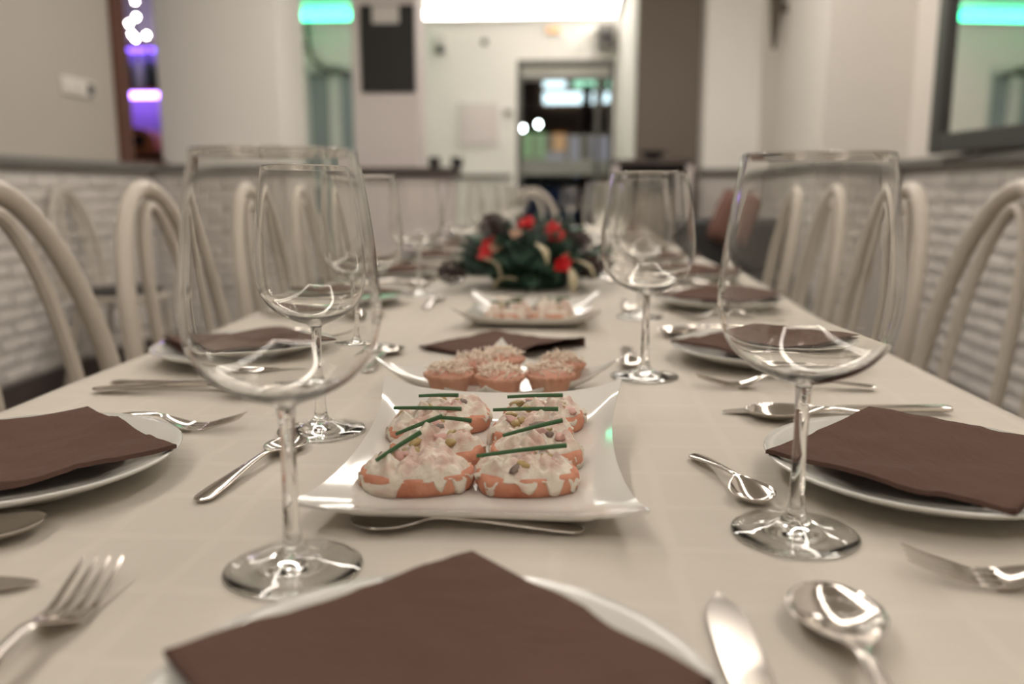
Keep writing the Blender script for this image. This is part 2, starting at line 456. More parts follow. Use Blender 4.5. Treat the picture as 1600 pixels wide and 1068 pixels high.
MB().box((-0.05, -1.2, 0), (0, 1.24, 0.10)).build('diffuser', 'led_back', t, smooth=False)

# ---- entrance door (glazed) and the street
d1 = struct(put('door_1', None, None, (-0.055, 9.5, 0)))
for nm, a, b in (('door_frame', (-0.525, 0, 0), (-0.475, 0.1, 2.33)), ('door_frame', (0.475, 0, 0), (0.525, 0.1, 2.33)), ('door_frame', (-0.475, 0, 2.27), (0.475, 0.1, 2.33)), ('door_transom', (-0.475, 0.01, 2.12), (0.475, 0.08, 2.16)), ('door_stile', (0.32, 0.02, 0), (0.37, 0.08, 2.12)), ('door_rail', (-0.475, 0.02, 0), (0.475, 0.08, 0.12))):
    MB().box(a, b).build(nm, 'grey_metal', d1, smooth=False)
MB().box((-0.475, 0.045, 2.16), (0.475, 0.053, 2.27)).build('transom_pane', 'transom_glass', d1, smooth=False)
MB().box((-0.475, 0.045, 0.12), (0.32, 0.053, 2.12)).build('door_pane', 'pane', d1, smooth=False)
MB().box((0.37, 0.045, 0.12), (0.475, 0.053, 2.12)).build('door_pane', 'pane', d1, smooth=False)
for k in range(9):
    z = 1.12 + k*0.05
    MB().box((-0.475, 0.038, z), (0.475, 0.044, z+(0.05 if k < 3 else 0.028))).build('frosted_band', 'frost', d1, smooth=False)
box('pavement', (-7, 9.7, -0.12), (6, 26, -0.02), 'asphalt')['kind'] = 'structure'
fa = thing('building', 'brown shop front across the street seen through the entrance door', 'building', (0, 18, 0))
MB().box((-6, 0, -0.02), (6, 0.4, 5)).build('wall', 'facade', fa, smooth=False)
for x0, x1, z0, z1, mt in ((-0.55,-0.1,3.02,3.22,'sign_white'),(0.05,0.60,3.02,3.22,'sign_green'),(0.68,0.86,3.02,3.18,'sign_green'),(-0.55,0.48,2.70,2.92,'sign_white'),(0.56,0.90,2.72,2.92,'sign_white')):
    MB().box((x0, -0.06, z0), (x1, 0.0, z1)).build('lit_window', mt, fa, smooth=False)
for x0, x1, z0, z1, mt in ((-1.1,-0.78,1.62,2.12,'lit_green'),(-0.72,-0.52,1.62,2.12,'lit_green'),(-0.35,-0.1,1.75,2.1,'lit_orange'),(-0.5,-0.1,1.58,1.72,'lit_lilac'),(0.0,0.95,1.5,2.05,'lit_lilac')):
    MB().box((x0, -0.05, z0), (x1, 0.0, z1)).build('shop_window', mt, fa, smooth=False)
for k, (x, z) in enumerate(((-0.76, 1.94), (-0.51, 2.0))):
    t = thing('street_lamp', 'small round white street light glowing left of the other' if k == 0 else 'small round white street light glowing nearer the green window', 'lamp', (x, 14, 0))
    MB().tube([(0,0,-0.02),(0,0,z-0.05)], 0.012, 8).build('post', 'grey_metal', t)
    MB().lathe([(0,z-0.05),(0.025,z-0.03),(0.035,z),(0.025,z+0.03),(0,z+0.04)], 12).build('globe', 'head_lamp', t)
tr = thing('tree', 'brown tree trunk standing outside the entrance door', 'tree', (0.24, 14.0, 0))
mb = MB(); mb.tube([(0,0,-0.02),(0.0,0,0.5),(0.02,0,1.2),(-0.02,0,1.9),(0.03,0,2.6)], [0.15,0.12,0.10,0.09,0.07], 10); mb.build('trunk', 'bark', tr)
mb = MB(); mb.tube([(0.0,0,1.9),(0.25,0.1,2.4),(0.4,0.1,2.9)], [0.05,0.04,0.02], 8); mb.build('branch', 'bark', tr)
cr = thing('car', 'blue parked car outside seen low through the entrance door', 'car', (-0.55, 15.6, 0))
prof = [(-1.9,0.25),(-1.95,0.6),(-1.8,0.85),(-1.1,0.95),(-0.6,1.35),(0.5,1.38),(1.1,0.98),(1.75,0.85),(1.85,0.5),(1.8,0.25)]
mb = MB(); k = len(prof)
mb.add([(x,-0.8,z) for x,z in prof]+[(x,0.8,z) for x,z in prof], [tuple(range(k)), tuple(range(2*k-1,k-1,-1))]+[(i,i+k,(i+1)%k+k,(i+1)%k) for i in range(k)])
mb.build('body', 'car_blue', cr, angle=30)
mb = MB().add([(-0.95,-0.81,0.98),(-0.55,-0.81,1.28),(0.45,-0.81,1.30),(0.95,-0.81,1.0)], [(0,1,2,3)]); mb.build('side_window', 'dark_plastic', cr)
for x in (-1.2, 1.15):
    mb = MB().lathe([(0,-0.1),(0.3,-0.1),(0.3,0.1),(0,0.1)], 18); mb.build('wheel', 'dark_plastic', cr, (x, -0.75, 0.28), (PI/2,0,0))

# ---- far glazed door at the end of the passage
d2 = struct(put('door_2', None, None, (-2.585, 9.5, 0)))
for nm, a, b in (('door_frame', (-0.335,0,0), (-0.285,0.1,2.3)), ('door_frame', (0.285,0,0), (0.335,0.1,2.3)), ('door_frame', (-0.285,0,2.22), (0.285,0.1,2.3)), ('door_stile', (-0.06,0.0,0), (0.06,0.09,2.22)), ('door_rail', (-0.285,0.02,0), (0.285,0.08,0.2)), ('door_rail', (-0.285,0.02,1.0), (0.285,0.08,1.08))):
    MB().box(a, b).build(nm, 'white_frame', d2, smooth=False)
for x0, x1 in ((-0.285,-0.06),(0.06,0.285)):
    for z0, z1 in ((0.2,1.0),(1.08,2.22)):
        MB().box((x0,0.045,z0),(x1,0.053,z1)).build('door_pane', 'obscure_glass', d2, smooth=False)
g = thing('garland', 'dark leafy garland hanging over the glazed door under the green light', 'garland', (-2.72, 9.40, 2.30))
pts = [(-0.12,0,0.42),(-0.10,0,0.2),(-0.05,0,0.02),(0.1,0,-0.08),(0.35,0,-0.10)]
MB().tube(pts, 0.02, 6).build('stem', 'bark', g)
mb = MB()
for k in range(70):
    u = rnd.random()*3.999; i = int(u); p = Vector(pts[i]).lerp(Vector(pts[i+1]), u-i) + Vector((rnd.uniform(-.05,.05), rnd.uniform(-.04,.03), rnd.uniform(-.05,.05)))
    d = Vector((rnd.uniform(-1,1), rnd.uniform(-1,0.3), rnd.uniform(-1,1))).normalized()*0.05; s_ = d.orthogonal().normalized()*0.014
    mb.add([p, p+d*.5+s_, p+d, p+d*.5-s_], [(0,1,2,3)])
o = mb.build('leaves', 'fir', g, smooth=False); o['kind'] = 'stuff'

# ---- the bar behind the hatch
bs = thing('bar_shelf', 'purple lit bar shelf unit seen through the narrow hatch', 'shelf', (-3.55, 7.10, 0))
MB().box((-0.62, 0.18, 0), (0.42, 0.24, 2.7)).build('back_panel', 'bar_panel', bs, smooth=False)
for z in (1.76, 2.12):
    MB().box((-0.62, -0.02, z), (0.42, 0.18, z+0.025)).build('shelf_board', 'wood_red', bs, smooth=False)
MB().box((-0.6, -0.045, 1.705), (0.4, -0.02, 1.75)).build('light_strip', 'led_purple', bs, smooth=False)
MB().box((-0.6, 0.10, 2.095), (0.4, 0.14, 2.12)).build('light_strip', 'led_violet_added', bs, smooth=False)  # extra strip, added to throw purple light above the lower shelf
MB().box((-0.62, -0.02, 0), (0.42, 0.16, 1.10)).build('cabinet', 'navy', bs, smooth=False)
bc = thing('bar_counter', 'orange wooden counter below the purple bar shelf', 'counter', (-3.45, 6.72, 0))
MB().box((-0.62, -0.16, 0), (0.32, 0.16, 1.22)).build('front', 'navy', bc, smooth=False)
MB().box((-0.66, -0.20, 1.22), (0.36, 0.18, 1.26)).build('counter_top', 'wood_orange', bc, smooth=False)
cm = thing('coffee_machine', 'brown boxy machine with rounded top on the bar counter', 'machine', (-3.40, 6.72, 1.26))
prof = [(-0.16,0),(0.16,0),(0.16,0.08),(0.12,0.15),(0.0,0.18),(-0.16,0.18)]; k = len(prof)
MB().add([(x,-0.1,z) for x,z in prof]+[(x,0.1,z) for x,z in prof], [tuple(range(k)), tuple(range(2*k-1,k-1,-1))]+[(i,i+k,(i+1)%k+k,(i+1)%k) for i in range(k)]).build('housing', 'wood_orange', cm, smooth=False)
MB().box((-0.10,-0.115,0.03),(0.08,-0.1,0.12)).build('front_plate', 'dark_plastic', cm, smooth=False)
def bottle_prof(h, r): return [(0,0),(r,0),(r,h*0.58),(r*0.85,h*0.66),(r*0.36,h*0.76),(r*0.33,h*0.96),(0,h*0.96)]
for k, (x, h, r, mt, lb) in enumerate(((-3.78,.27,.034,'bottle_clear','pale bottle at the left end of the purple bar shelf'), (-3.69,.30,.037,'bottle_dark','dark bottle second from the left on the purple bar shelf'), (-3.60,.26,.038,'bottle_clear','pale stout bottle left of the middle on the purple bar shelf'), (-3.51,.31,.036,'bottle_dark','tallest dark bottle in the middle of the purple bar shelf'), (-3.43,.28,.036,'bottle_dark','dark bottle just right of the tallest one on the bar shelf'), (-3.34,.25,.035,'bottle_clear','pale bottle near the right end of the purple bar shelf'), (-3.25,.29,.036,'bottle_dark','dark bottle at the right end of the purple bar shelf'))):
    b_ = thing('bottle', lb, 'bottle', (x, 7.17, 1.785), group='bottles on the bar shelf')
    MB().lathe(bottle_prof(h, r), 14).build('glass_body', mt, b_); MB().lathe([(0,h*.95),(r*.4,h*.95),(r*.4,h*1.03),(0,h*1.03)], 10).build('cap', 'wood_red', b_)
for k, (x, y, z, lb) in enumerate(((-3.50,6.9,2.18,'lower left of the cluster'),(-3.38,6.9,2.17,'lower right of the cluster'),(-3.42,6.8,2.13,'lowest of the cluster'),(-3.44,6.55,2.26,'middle left of the cluster'),(-3.28,6.55,2.24,'middle right of the cluster'),(-3.36,6.4,2.34,'largest, near the top of the cluster'),(-3.50,6.75,2.37,'top left of the cluster'),(-3.30,6.3,2.31,'right end of the cluster'),(-3.57,7.0,2.28,'left end of the cluster'),(-3.43,6.85,2.42,'highest of the cluster'))):
    b_ = thing('pendant_bulb', 'small glowing pendant bulb over the bar, ' + lb, 'lamp', (x, y, z), group='pendant bulbs over the bar')
    MB().lathe([(0,-.02),(.011,-.011),(.016,0),(.011,.011),(0,.02)], 12).build('globe', 'bulb', b_)
    MB().tube([(0,0,.02),(0,0,CEIL-z)], .003, 6).build('cord', 'dark_plastic', b_)

# ---- things on the walls
t = thing('light_switch', 'pale double light switch on the left wall above the brick', 'switch', (-2.52, 4.36, 1.47))
MB().box((0,-0.15,-0.045),(0.012,0.15,0.045),0.003).build('plate', 'plaster', t, smooth=False)
for y in (-0.09, 0.0): MB().box((0.012,y-0.03,-0.03),(0.02,y+0.03,0.03),0.003).build('rocker', 'plaster', t, smooth=False)
MB().box((0.012,0.07,-0.03),(0.018,0.13,0.03),0.002).build('socket', 'grey_metal', t, smooth=False)
t = thing('blackboard', 'black menu board hanging on the pale column', 'board', (-1.332, 6.40, 1.66))
MB().box((-0.20,-0.02,0),(0.20,0,0.61),0.004).build('panel', 'black_board', t, smooth=False)
MB().box((-0.105,-0.024,0.48),(0.09,-0.02,0.60)).build('paper_header', 'paper', t, smooth=False)
t = thing('wall_notice', 'pale framed notice on the back wall left of the entrance', 'sign', (-1.0, 9.5, 1.42))
MB().box((-0.225,-0.02,0),(0.225,0,0.47),0.004).build('frame', 'paper', t, smooth=False); MB().box((-0.19,-0.024,0.04),(0.19,-0.02,0.43)).build('sheet', 'plaster_lilac', t, smooth=False)
t = thing('thermostat', 'small pale wall box beside the entrance door', 'box', (-0.67, 9.5, 1.73)); MB().box((-0.06,-0.025,0),(0.06,0,0.10),0.005).build('case', 'white_plastic', t, smooth=False); MB().box((-0.04,-0.028,0.04),(0.04,-0.025,0.08)).build('display', 'grey_metal', t, smooth=False)
t = thing('wall_sensor', 'small dark round sensor high on the back wall', 'sensor', (-0.928, 9.5, 2.52), (PI/2,0,0)); MB().lathe([(0,0),(.035,0),(.035,.02),(.02,.04),(0,.045)], 16).build('dome', 'grey_metal', t)
t = thing('emergency_lamp', 'small glowing orange lamp under the white light strip', 'lamp', (-0.19, 9.5, 2.58)); MB().box((-0.09,-0.03,0),(0.09,0,0.10),0.006).build('case', 'white_plastic', t, smooth=False); MB().box((-0.07,-0.04,0.02),(0.07,-0.03,0.08)).build('lens', 'orange_lamp', t, smooth=False)
t = thing('loudspeaker', 'grey loudspeaker in the corner above the entrance door', 'speaker', (0.36, 9.38, 2.42)); MB().box((-0.09,-0.10,0),(0.09,0.10,0.24),0.01).build('cabinet', 'rail_grey', t, smooth=False); MB().lathe([(.07,0),(.05,.01),(0,.014)], 18).build('cone', 'dark_plastic', t, (0,-0.10,0.1), (PI/2,0,0))
t = thing('alarm_box', 'white alarm box with a dark eye on the back wall beside the column', 'alarm', (-1.40, 9.5, 2.40)); MB().box((-0.07,-0.05,0),(0.07,0,0.2),0.01).build('case', 'white_plastic', t, smooth=False); MB().lathe([(.045,0),(.04,.03),(0,.05)], 16).build('eye', 'dark_plastic', t, (0,-0.05,0.04), (PI/2,0,0))
t = thing('wall_sconce', 'dark tapered torch-shaped wall lamp on the right wall', 'lamp', (1.31, 5.55, 1.80))
MB().lathe([(0,0),(.014,.01),(.022,.08),(.04,.3),(.055,.42),(.06,.5),(.05,.5),(0,.44)], 20).build('shade', 'bronze', t, (-0.07,0,0)); MB().box((-0.075,-0.02,0.22),(0,0.02,0.27),0.004).build('bracket', 'bronze', t, smooth=False)
# mirror on the right wall
t = thing('wall_mirror', 'large mirror in a dark frame on the right wall above the brick', 'mirror', (1.700, 3.42, 1.11), (0, 0, math.radians(4.6)))
y0, y1, h = -0.62, 0.62, 1.45; f_ = 0.085
for a, b in (((-0.05,y0,0),(0,y0+f_,h)), ((-0.05,y1-f_,0),(0,y1,h)), ((-0.05,y0+f_,0),(0,y1-f_,f_)), ((-0.05,y0+f_,h-f_),(0,y1-f_,h))):
    MB().box(a, b, 0.008).build('frame_rail', 'mirror_frame', t, smooth=False)
MB().box((-0.022,y0+f_,f_),(-0.012,y1-f_,h-f_)).build('mirror_glass', 'mirror', t, smooth=False)

# ---- ledge at the column with two candle cups, sideboard, side table
t = thing('ledge_counter', 'dark topped ledge counter in front of the blackboard column', 'counter', (-1.22, 6.28, 0))
MB().box((-0.42,-0.05,0),(0.36,0.10,1.06)).build('front_panel', 'plaster_lilac', t, smooth=False); MB().box((-0.45,-0.12,1.06),(0.42,0.11,1.115),0.006).build('counter_top', 'rail_brown', t, smooth=False)
for x, lb in ((-0.985,'dark candle cup on the ledge next to the column'),(-0.82,'dark candle cup at the right end of the ledge')):
    c = thing('candle_cup', lb, 'cup', (x, 6.28, 1.115), group='candle cups on the ledge'); MB().lathe([(0,0),(.035,0),(.045,.03),(.043,.075),(.037,.075),(.036,.02),(0,.015)], 16).build('cup', 'dark_plastic', c); MB().lathe([(0,.015),(.03,.015),(.03,.05),(0,.052)], 12).build('wax', 'dry_leaf', c)
t = thing('sideboard', 'taupe sideboard with an open dark shelf before the brown wall', 'sideboard', (0.55, 6.1, 0))
MB().box((-0.25,-0.2,1.12),(0.27,0.2,1.16),0.004).build('top', 'rail_brown', t, smooth=False)
for x in (-0.25, 0.24): MB().box((x,-0.2,0),(x+0.03,0.2,1.12)).build('side_panel', 'plaster_lilac', t, smooth=False)
MB().box((-0.22,-0.18,0),(0.24,0.2,0.96)).build('body', 'plaster_taupe', t, smooth=False); MB().box((-0.22,0.16,0.96),(0.24,0.2,1.12)).build('back_panel', 'dark_plastic', t, smooth=False)
c = thing('bowl', 'black round bowl on top of the sideboard', 'bowl', (0.57, 6.08, 1.16)); MB().lathe([(0,0),(.04,0),(.045,.01),(.085,.045),(.09,.06),(.083,.06),(.04,.018),(0,.012)], 24).build('shell', 'dark_plastic', c)
c = thing('tray', 'black tray on the open sideboard shelf', 'tray', (0.56, 6.0, 0.96)); MB().box((-0.17,-0.13,0),(0.17,0.13,0.02),0.005).build('base', 'dark_plastic', c, smooth=False); MB().box((-0.17,-0.13,0.02),(0.17,-0.11,0.07),0.004).build('front_rim', 'dark_plastic', c, smooth=False)
t = thing('bench', 'black upholstered bench behind the far right table edge', 'bench', (0.95, 4.75, 0))
MB().box((-0.32,-0.28,0.36),(0.3,0.28,0.50),0.03).build('seat', 'dark_plastic', t, smooth=False); MB().box((-0.32,0.18,0.50),(0.3,0.28,0.80),0.03).build('backrest', 'dark_plastic', t, smooth=False)
for x in (-0.27,0.25):
    for y in (-0.23,0.23): MB().tube([(x,y,0),(x,y,0.37)], 0.02, 8).build('leg', 'dark_plastic', t)
c = MB()
N_ = 12; V = []; F = []
for sgn in (1, -1):
    for i in range(N_+1):
        for j in range(N_+1):
            u, v = -1+2*i/N_, -1+2*j/N_
            V.append((0.09*u*(1-.1*v*v), sgn*0.045*((1-u**4)*(1-v**4))**.5, 0.15+0.15*v*(1-.1*u*u)))
W = N_+1
for i in range(N_):
    for j in range(N_):
        a = i*W+j; F.append((a, a+W, a+W+1, a+1)); a += W*W; F.append((a, a+1, a+W+1, a+W))
cu = tag(c.add(V, F).build('cushion', 'rust', None, (0.84, 4.86, 0.66), (-0.05, 0.35, 0)), 'rust brown cushion leaning on the black bench', 'cushion')

# ================================================================== TABLE AND CLOTH
TX0, TX1, TY0, TY1 = -0.555, 0.435, 0.06, 5.15
t = thing('dining_table', 'long dining table hidden under the cream tablecloth', 'table', ((TX0+TX1)/2, (TY0+TY1)/2, 0))
hx, hy = (TX1-TX0)/2-0.012, (TY1-TY0)/2-0.012
MB().box((-hx,-hy,0.70),(hx,hy,0.733),0.004).build('table_top', 'wood_orange', t, smooth=False)
for y in (-hy+0.1, -hy/3, hy/3, hy-0.1):
    for x in (-hx+0.30, hx-0.30): MB().box((x-0.03,y-0.03,0),(x+0.03,y+0.03,0.70),0.004).build('leg', 'wood_red', t, smooth=False)
def cloth():
    nx, ny = 60, 240; drop = 0.24
    xs = [(-0.14 - 0)*0 for _ in range(0)]
    us = []                                  # parameter across: skirt, top, skirt
    sk = 8
    for i in range(sk): us.append(('l', 1 - i/sk))
    for i in range(nx+1): us.append(('t', i/nx))
    for i in range(sk): us.append(('r', (i+1)/sk))
    vs = []
    for j in range(sk): vs.append(('n', 1 - j/sk))
    for j in range(ny+1): vs.append(('t', j/ny))
    for j in range(sk): vs.append(('f', (j+1)/sk))
    V = []; F = []
    for kv, v in vs:
        for ku, u in us:
            x = TX0 + (TX1-TX0)*(u if ku == 't' else (0 if ku == 'l' else 1)); y = TY0 + (TY1-TY0)*(v if kv == 't' else (0 if kv == 'n' else 1))
            dz = 0; ox = oy = 0
            if ku != 't': dz = max(dz, u); ox = (-1 if ku == 'l' else 1)*u
            if kv != 't': dz = max(dz, v); oy = (-1 if kv == 'n' else 1)*v
            wv = 0.5+0.5*math.sin(x*23 + y*19 + 2*math.sin(y*5))
            if dz > 0:
                e = 0.012 + dz*(0.018 + 0.035*wv)
                x += (e if ox > 0 else -e if ox < 0 else 0); y += (e if oy > 0 else -e if oy < 0 else 0)
                z = TZ - 0.004 - drop*dz*(0.98 if dz > .9 else 1)
            else:
                z = TZ - 0.0009 + 0.0007*noise.noise((x*7, y*5, 0.3))
                ed = min(x-TX0, TX1-x, y-TY0, TY1-y)
                if ed < 0.012: z -= 0.003*(1-ed/0.012)**2
                x += 0 if ed > .05 else 0.006*math.sin(y*4.0)*(1-ed/.05)
            V.append((x, y, z))
    W = len(us)
    for j in range(len(vs)-1):
        for i in range(W-1): F.append((j*W+i, j*W+i+1, (j+1)*W+i+1, (j+1)*W+i))
    return MB().add(V, F)
o = cloth().build('tablecloth', 'cloth', None, angle=80)
tag(o, 'cream damask tablecloth covering the long table', 'tablecloth')
sm = o.modifiers.new('thickness', 'SOLIDIFY'); sm.thickness = 0.002; sm.offset = -1

# ================================================================== CHAIRS
def hoop(hw0, hw1, zt, lean, z0=0.45, zs=0.62, yb=-0.185):
    """hw0 at the seat, hw1 at the shoulder zs, arch up to zt"""
    P = []
    def yy(z): return yb - lean*((z-z0)/(0.95-z0))**1.3
    for k in range(6):
        z = z0 + (zs-z0)*k/6; P.append((hw0+(hw1-hw0)*math.sin(k/6*PI/2), yy(z), z))
    for k in range(21):
        a = PI*k/20; z = zs + (zt-zs)*math.sin(a)
        P.append((hw1*math.cos(a), yy(max(z, z0)), z))
    for k in range(5, -1, -1):
        z = z0 + (zs-z0)*k/6; P.append((-(hw0+(hw1-hw0)*math.sin(k/6*PI/2)), yy(z), z))
    return P
def make_chair():
    root = put('dining_chair', None)
    MB().tube(hoop(0.165, 0.19, 0.955, 0.08, zs=0.56), 0.0165, 10).build('back_hoop', 'chair_paint', root)
    MB().tube(hoop(0.075, 0.092, 0.922, 0.078, zs=0.60), 0.0115, 8).build('inner_hoop', 'chair_paint', root)
    MB().lathe([(0,.425),(.19,.425),(.205,.435),(.205,.452),(.195,.46),(0,.46)], 32).build('seat_ring', 'chair_paint', root)
    MB().lathe([(0,.46),(.185,.46),(.19,.47),(.17,.485),(0,.49)], 32).build('seat_pad', 'seat_dark', root)
    for sx in (-1, 1):
        MB().tube([(sx*.14,.13,.43),(sx*.155,.15,.25),(sx*.185,.185,0)], [.015,.014,.011], 8).build('leg', 'chair_paint', root)
        MB().tube([(sx*.14,-.14,.43),(sx*.155,-.17,.25),(sx*.185,-.22,0)], [.015,.014,.011], 8).build('leg', 'chair_paint', root)
    pts = [(0.175*math.cos(2*PI*k/24), 0.18*math.sin(2*PI*k/24)-0.005, 0.26) for k in range(25)]
    MB().tube(pts, 0.009, 8).build('stretcher_ring', 'chair_paint', root)
    return root
proto = make_chair(); used = [False]
def place_chair(x, y, rz, label, group):
    o = proto if not used[0] else copy_tree(proto); used[0] = True
    o.location = (x, y, 0); o.rotation_euler = (0, 0, rz); tag(o, label, 'chair', group)
    return o
for k, y in enumerate((1.12, 1.60, 2.08, 2.56, 3.04)):
    place_chair(-0.535-0.01*(k % 2), y, -PI/2 + rnd.uniform(-.05, .05), 'cream hoop-back chair on the left side of the table, %s from the camera' % ORD[k], 'chairs on the left of the table')
for k, y in enumerate((1.50, 2.0, 2.52, 3.02)):
    place_chair(0.50, y, PI/2 + rnd.uniform(-.05, .05), 'cream hoop-back chair on the right side of the table, %s from the camera' % ORD[k], 'chairs on the right of the table')
place_chair(-0.24, 5.30, PI, 'cream hoop-back chair at the far head of the table', 'chairs on the far side')
place_chair(-2.17, 4.0, -PI/2, 'cream chair with a dark seat standing alone against the left brick wall', 'chairs by the wall')

# ================================================================== TABLEWARE MESHES
def glass_meshes():
    HG = 0.231
    outer = [(.0052,.094),(.0085,.0962),(.0200,.1005),(.0320,.1065),(.0415,.1145),(.0480,.1245),(.0515,.1360),(.0525,.1480),(.0520,.1600),(.0503,.1760),(.0478,.1940),(.0450,.2120),(.0422,HG-.0012)]
    def fine(P, k=5):
        out = []
        for i in range(len(P)-1):
            a, b_ = P[max(i-1, 0)], P[i]; c, d = P[i+1], P[min(i+2, len(P)-1)]
            for j in range(k):
                t = j/k
                out.append(tuple(.5*(2*b_[q] + (c[q]-a[q])*t + (2*a[q]-5*b_[q]+4*c[q]-d[q])*t*t + (3*b_[q]-a[q]-3*c[q]+d[q])*t**3) for q in (0, 1)))
        return out + [P[-1]]
    inner = [(r-.00075, z) for r, z in outer[5:]]
    inner = [(0,.0990),(.0090,.0998),(.0190,.1022),(.0312,.1075),(.0407,.1150)] + inner
    outer = fine(outer); inner = fine(inner)[::-1]
    prof = outer + [(.04205, HG-.0002), (.0418, HG), (.04155, HG-.0002)] + inner
    bowl = MB().lathe(prof, 72).mesh('glass_bowl', 'wine_glass')
    sp = [(.0058,.0150),(.0048,.0230),(.0043,.0400),(.0041,.0600),(.0043,.0800),(.0046,.0885),(.0052,.094)]
    stem = MB().lathe(sp, 24).mesh('glass_stem', 'wine_glass')
    fp = [(0,.0026),(.0100,.0024),(.0300,.0008),(.0365,.0002),(.0385,.0006),(.0387,.0012),(.0378,.0019),(.0280,.0032),(.0170,.0054),(.0100,.0092),(.0070,.0120),(.0058,.0150)]
    foot = MB().lathe(fp, 56).mesh('glass_foot', 'wine_glass')
    return bowl, stem, foot
GB, GS, GF = glass_meshes()
def wine_glass(x, y, label, sc=1.0):
    t = thing('wine_glass', label, 'wine glass', (x, y, TZ), (0,0,rnd.random()), 'wine glasses on the table')
    t.scale = (sc,)*3
    put('bowl', GB, t); put('stem', GS, t); put('foot', GF, t)
    return t
PR = 0.115
PLATE = MB().lathe([(0,.003),(.055,.003),(.058,0),(.064,0),(.067,.003),(.090,.0075),(.1085,.0155),(.1140,.0185),(.1150,.0198),(.1140,.0208),(.1075,.0190),(.0880,.0125),(.0700,.0085),(.0500,.0075),(0,.0072)], 72).mesh('round_plate', 'plate_white')
def napkin_mesh(seed, size=0.165, flat=False, gap=0.0):
    """square folded paper napkin, upper and lower leaf, corners on the axes (diamond)"""
    r = random.Random(seed); n_ = 26; off = (r.uniform(0,50), r.uniform(0,50)); h = size/2
    cr_ = r.uniform(-.25, .25)
    def zf(u, v):
        d = max(abs(u), abs(v)); rad = math.hypot(u, v)*h
        z = 0.0006 if flat else 0.0195 + 0.0045*min(1, (rad/0.09))**2
        z += (0.0035 if flat else 0.002+0.002*(rad < .09))*noise.noise((u*1.6+off[0], v*1.6+off[1], 0)) + 0.0012*noise.noise((u*5+off[0], v*3+off[1], 3))
        z += 0.0030*math.exp(-((u-cr_)/.05)**2)*0.35 + 0.003*math.exp(-((v+cr_*.7)/.05)**2)*0.3
        if flat: z = 0.0035 + abs(z)*1.0
        return z
    mb = MB(); W = n_+1
    for layer in (0, 1):
        V = []; F = []
        for i in range(W):
            for j in range(W):
                u, v = -1+2*i/n_, -1+2*j/n_
                x, y = h*u, h*v
                z = zf(u, v)
                if layer == 0: z -= 0.0016 + gap*max(0, -v)**1.5*(1-0.5*u*u)*0.010
                else: z += 0.0010 + gap*max(0, -v)**2*(1-.35*u*u)*0.013
                e = 1 + 0.012*noise.noise((u*3+layer*9, v*3, off[0])); x *= e; y *= e
                c = math.cos(PI/4); V.append((c*(x-y), c*(x+y), z))
        for i in range(n_):
            for j in range(n_):
                a = i*W+j; F.append((a, a+W, a+W+1, a+1))
        mb.add(V, F)
    # fold along the two back edges joins the leaves
    K = W*W; F = []
    for j in range(n_):
        a = n_*W+j; F.append((a, a+K, a+K+1, a+1))
        a = j*W+n_; F.append((a, a+W, a+W+K, a+K))
    mb.f += F
    me = mb.mesh('napkin', 'napkin', True, 60); return me
NAPS = [napkin_mesh(s_, gap=g_) for s_, g_ in ((1,.2),(2,.9),(3,.3),(4,.5))]
def smooth_obj(o, th=0.0007):
    m_ = o.modifiers.new('thickness', 'SOLIDIFY'); m_.thickness = th
    return o
# ---- cutlery (tip towards +Y, origin in the middle of the length)
def spoon_mesh(L, k=1.0, zk=1.0):
    st = [(0,.0020*k,.0045,-.0004,.0016),(.012,.0062*k,.0045,-.0008,.0020),(.06,.0092*k,.0050,-.0012,.0022),(.16,.0088*k,.0070,-.0014,.0022),(.35,.0058*k,.0105,-.0014,.0024),(.52,.0036*k,.0135,-.0012,.0028),(.62,.0032*k,.0145,-.0008,.0030),(.665,.0060*k,.0140,.0010,.0020),(.72,.0135*k,.0125,.0050,.0014),(.79,.0195*k,.0112,.0085,.0012),(.86,.0212*k,.0102,.0092,.0011),(.93,.0175*k,.0098,.0075,.0011),(.975,.0110*k,.0098,.0045,.0011),(.994,.0052*k,.0098,.0015,.0010),(1,.0012*k,.0098,.0003,.0008)]
    st = [(a, b, c*zk, d*zk, e) for a, b, c, d, e in st]
    mb = MB(); strip(mb, st, L, 64, 15, -L/2); return mb.mesh('spoon', 'steel')
def fork_mesh(L):
    st = [(0,.0020,.0045,-.0004,.0016),(.012,.0062,.0045,-.0008,.0020),(.06,.0092,.0050,-.0012,.0022),(.16,.0086,.0070,-.0014,.0022),(.35,.0056,.0115,-.0014,.0024),(.50,.0036,.0150,-.0012,.0028),(.60,.0034,.0145,-.0008,.0028),(.65,.0070,.0105,.0008,.0020),(.70,.0115,.0060,.0014,.0018),(.755,.0125,.0034,.0014,.0018)]
    mb = MB(); strip(mb, st, L, 48, 11, -L/2)
    for x in (-.0105, -.0035, .0035, .0105):
        q = x*1.0
        ts = [(.745,.0020,.0034,0,.0018),(.80,.0018,.0028,0,.0018),(.88,.0016,.0062,0,.0017),(.95,.0014,.0098,0,.0015),(.993,.0010,.0128,0,.0012),(1,.0004,.0134,0,.0010)]
        V0 = len(mb.v); strip(mb, ts, L, 16, 3, -L/2, q)
    return mb.mesh('fork', 'steel', True, 60)
SPOON = spoon_mesh(0.205, 1.08); TEASPOON = spoon_mesh(0.148, 0.78, 0.62); FORK = fork_mesh(0.19); COFFEE = spoon_mesh(0.116, 0.74, 0.75)
LK = 0.218
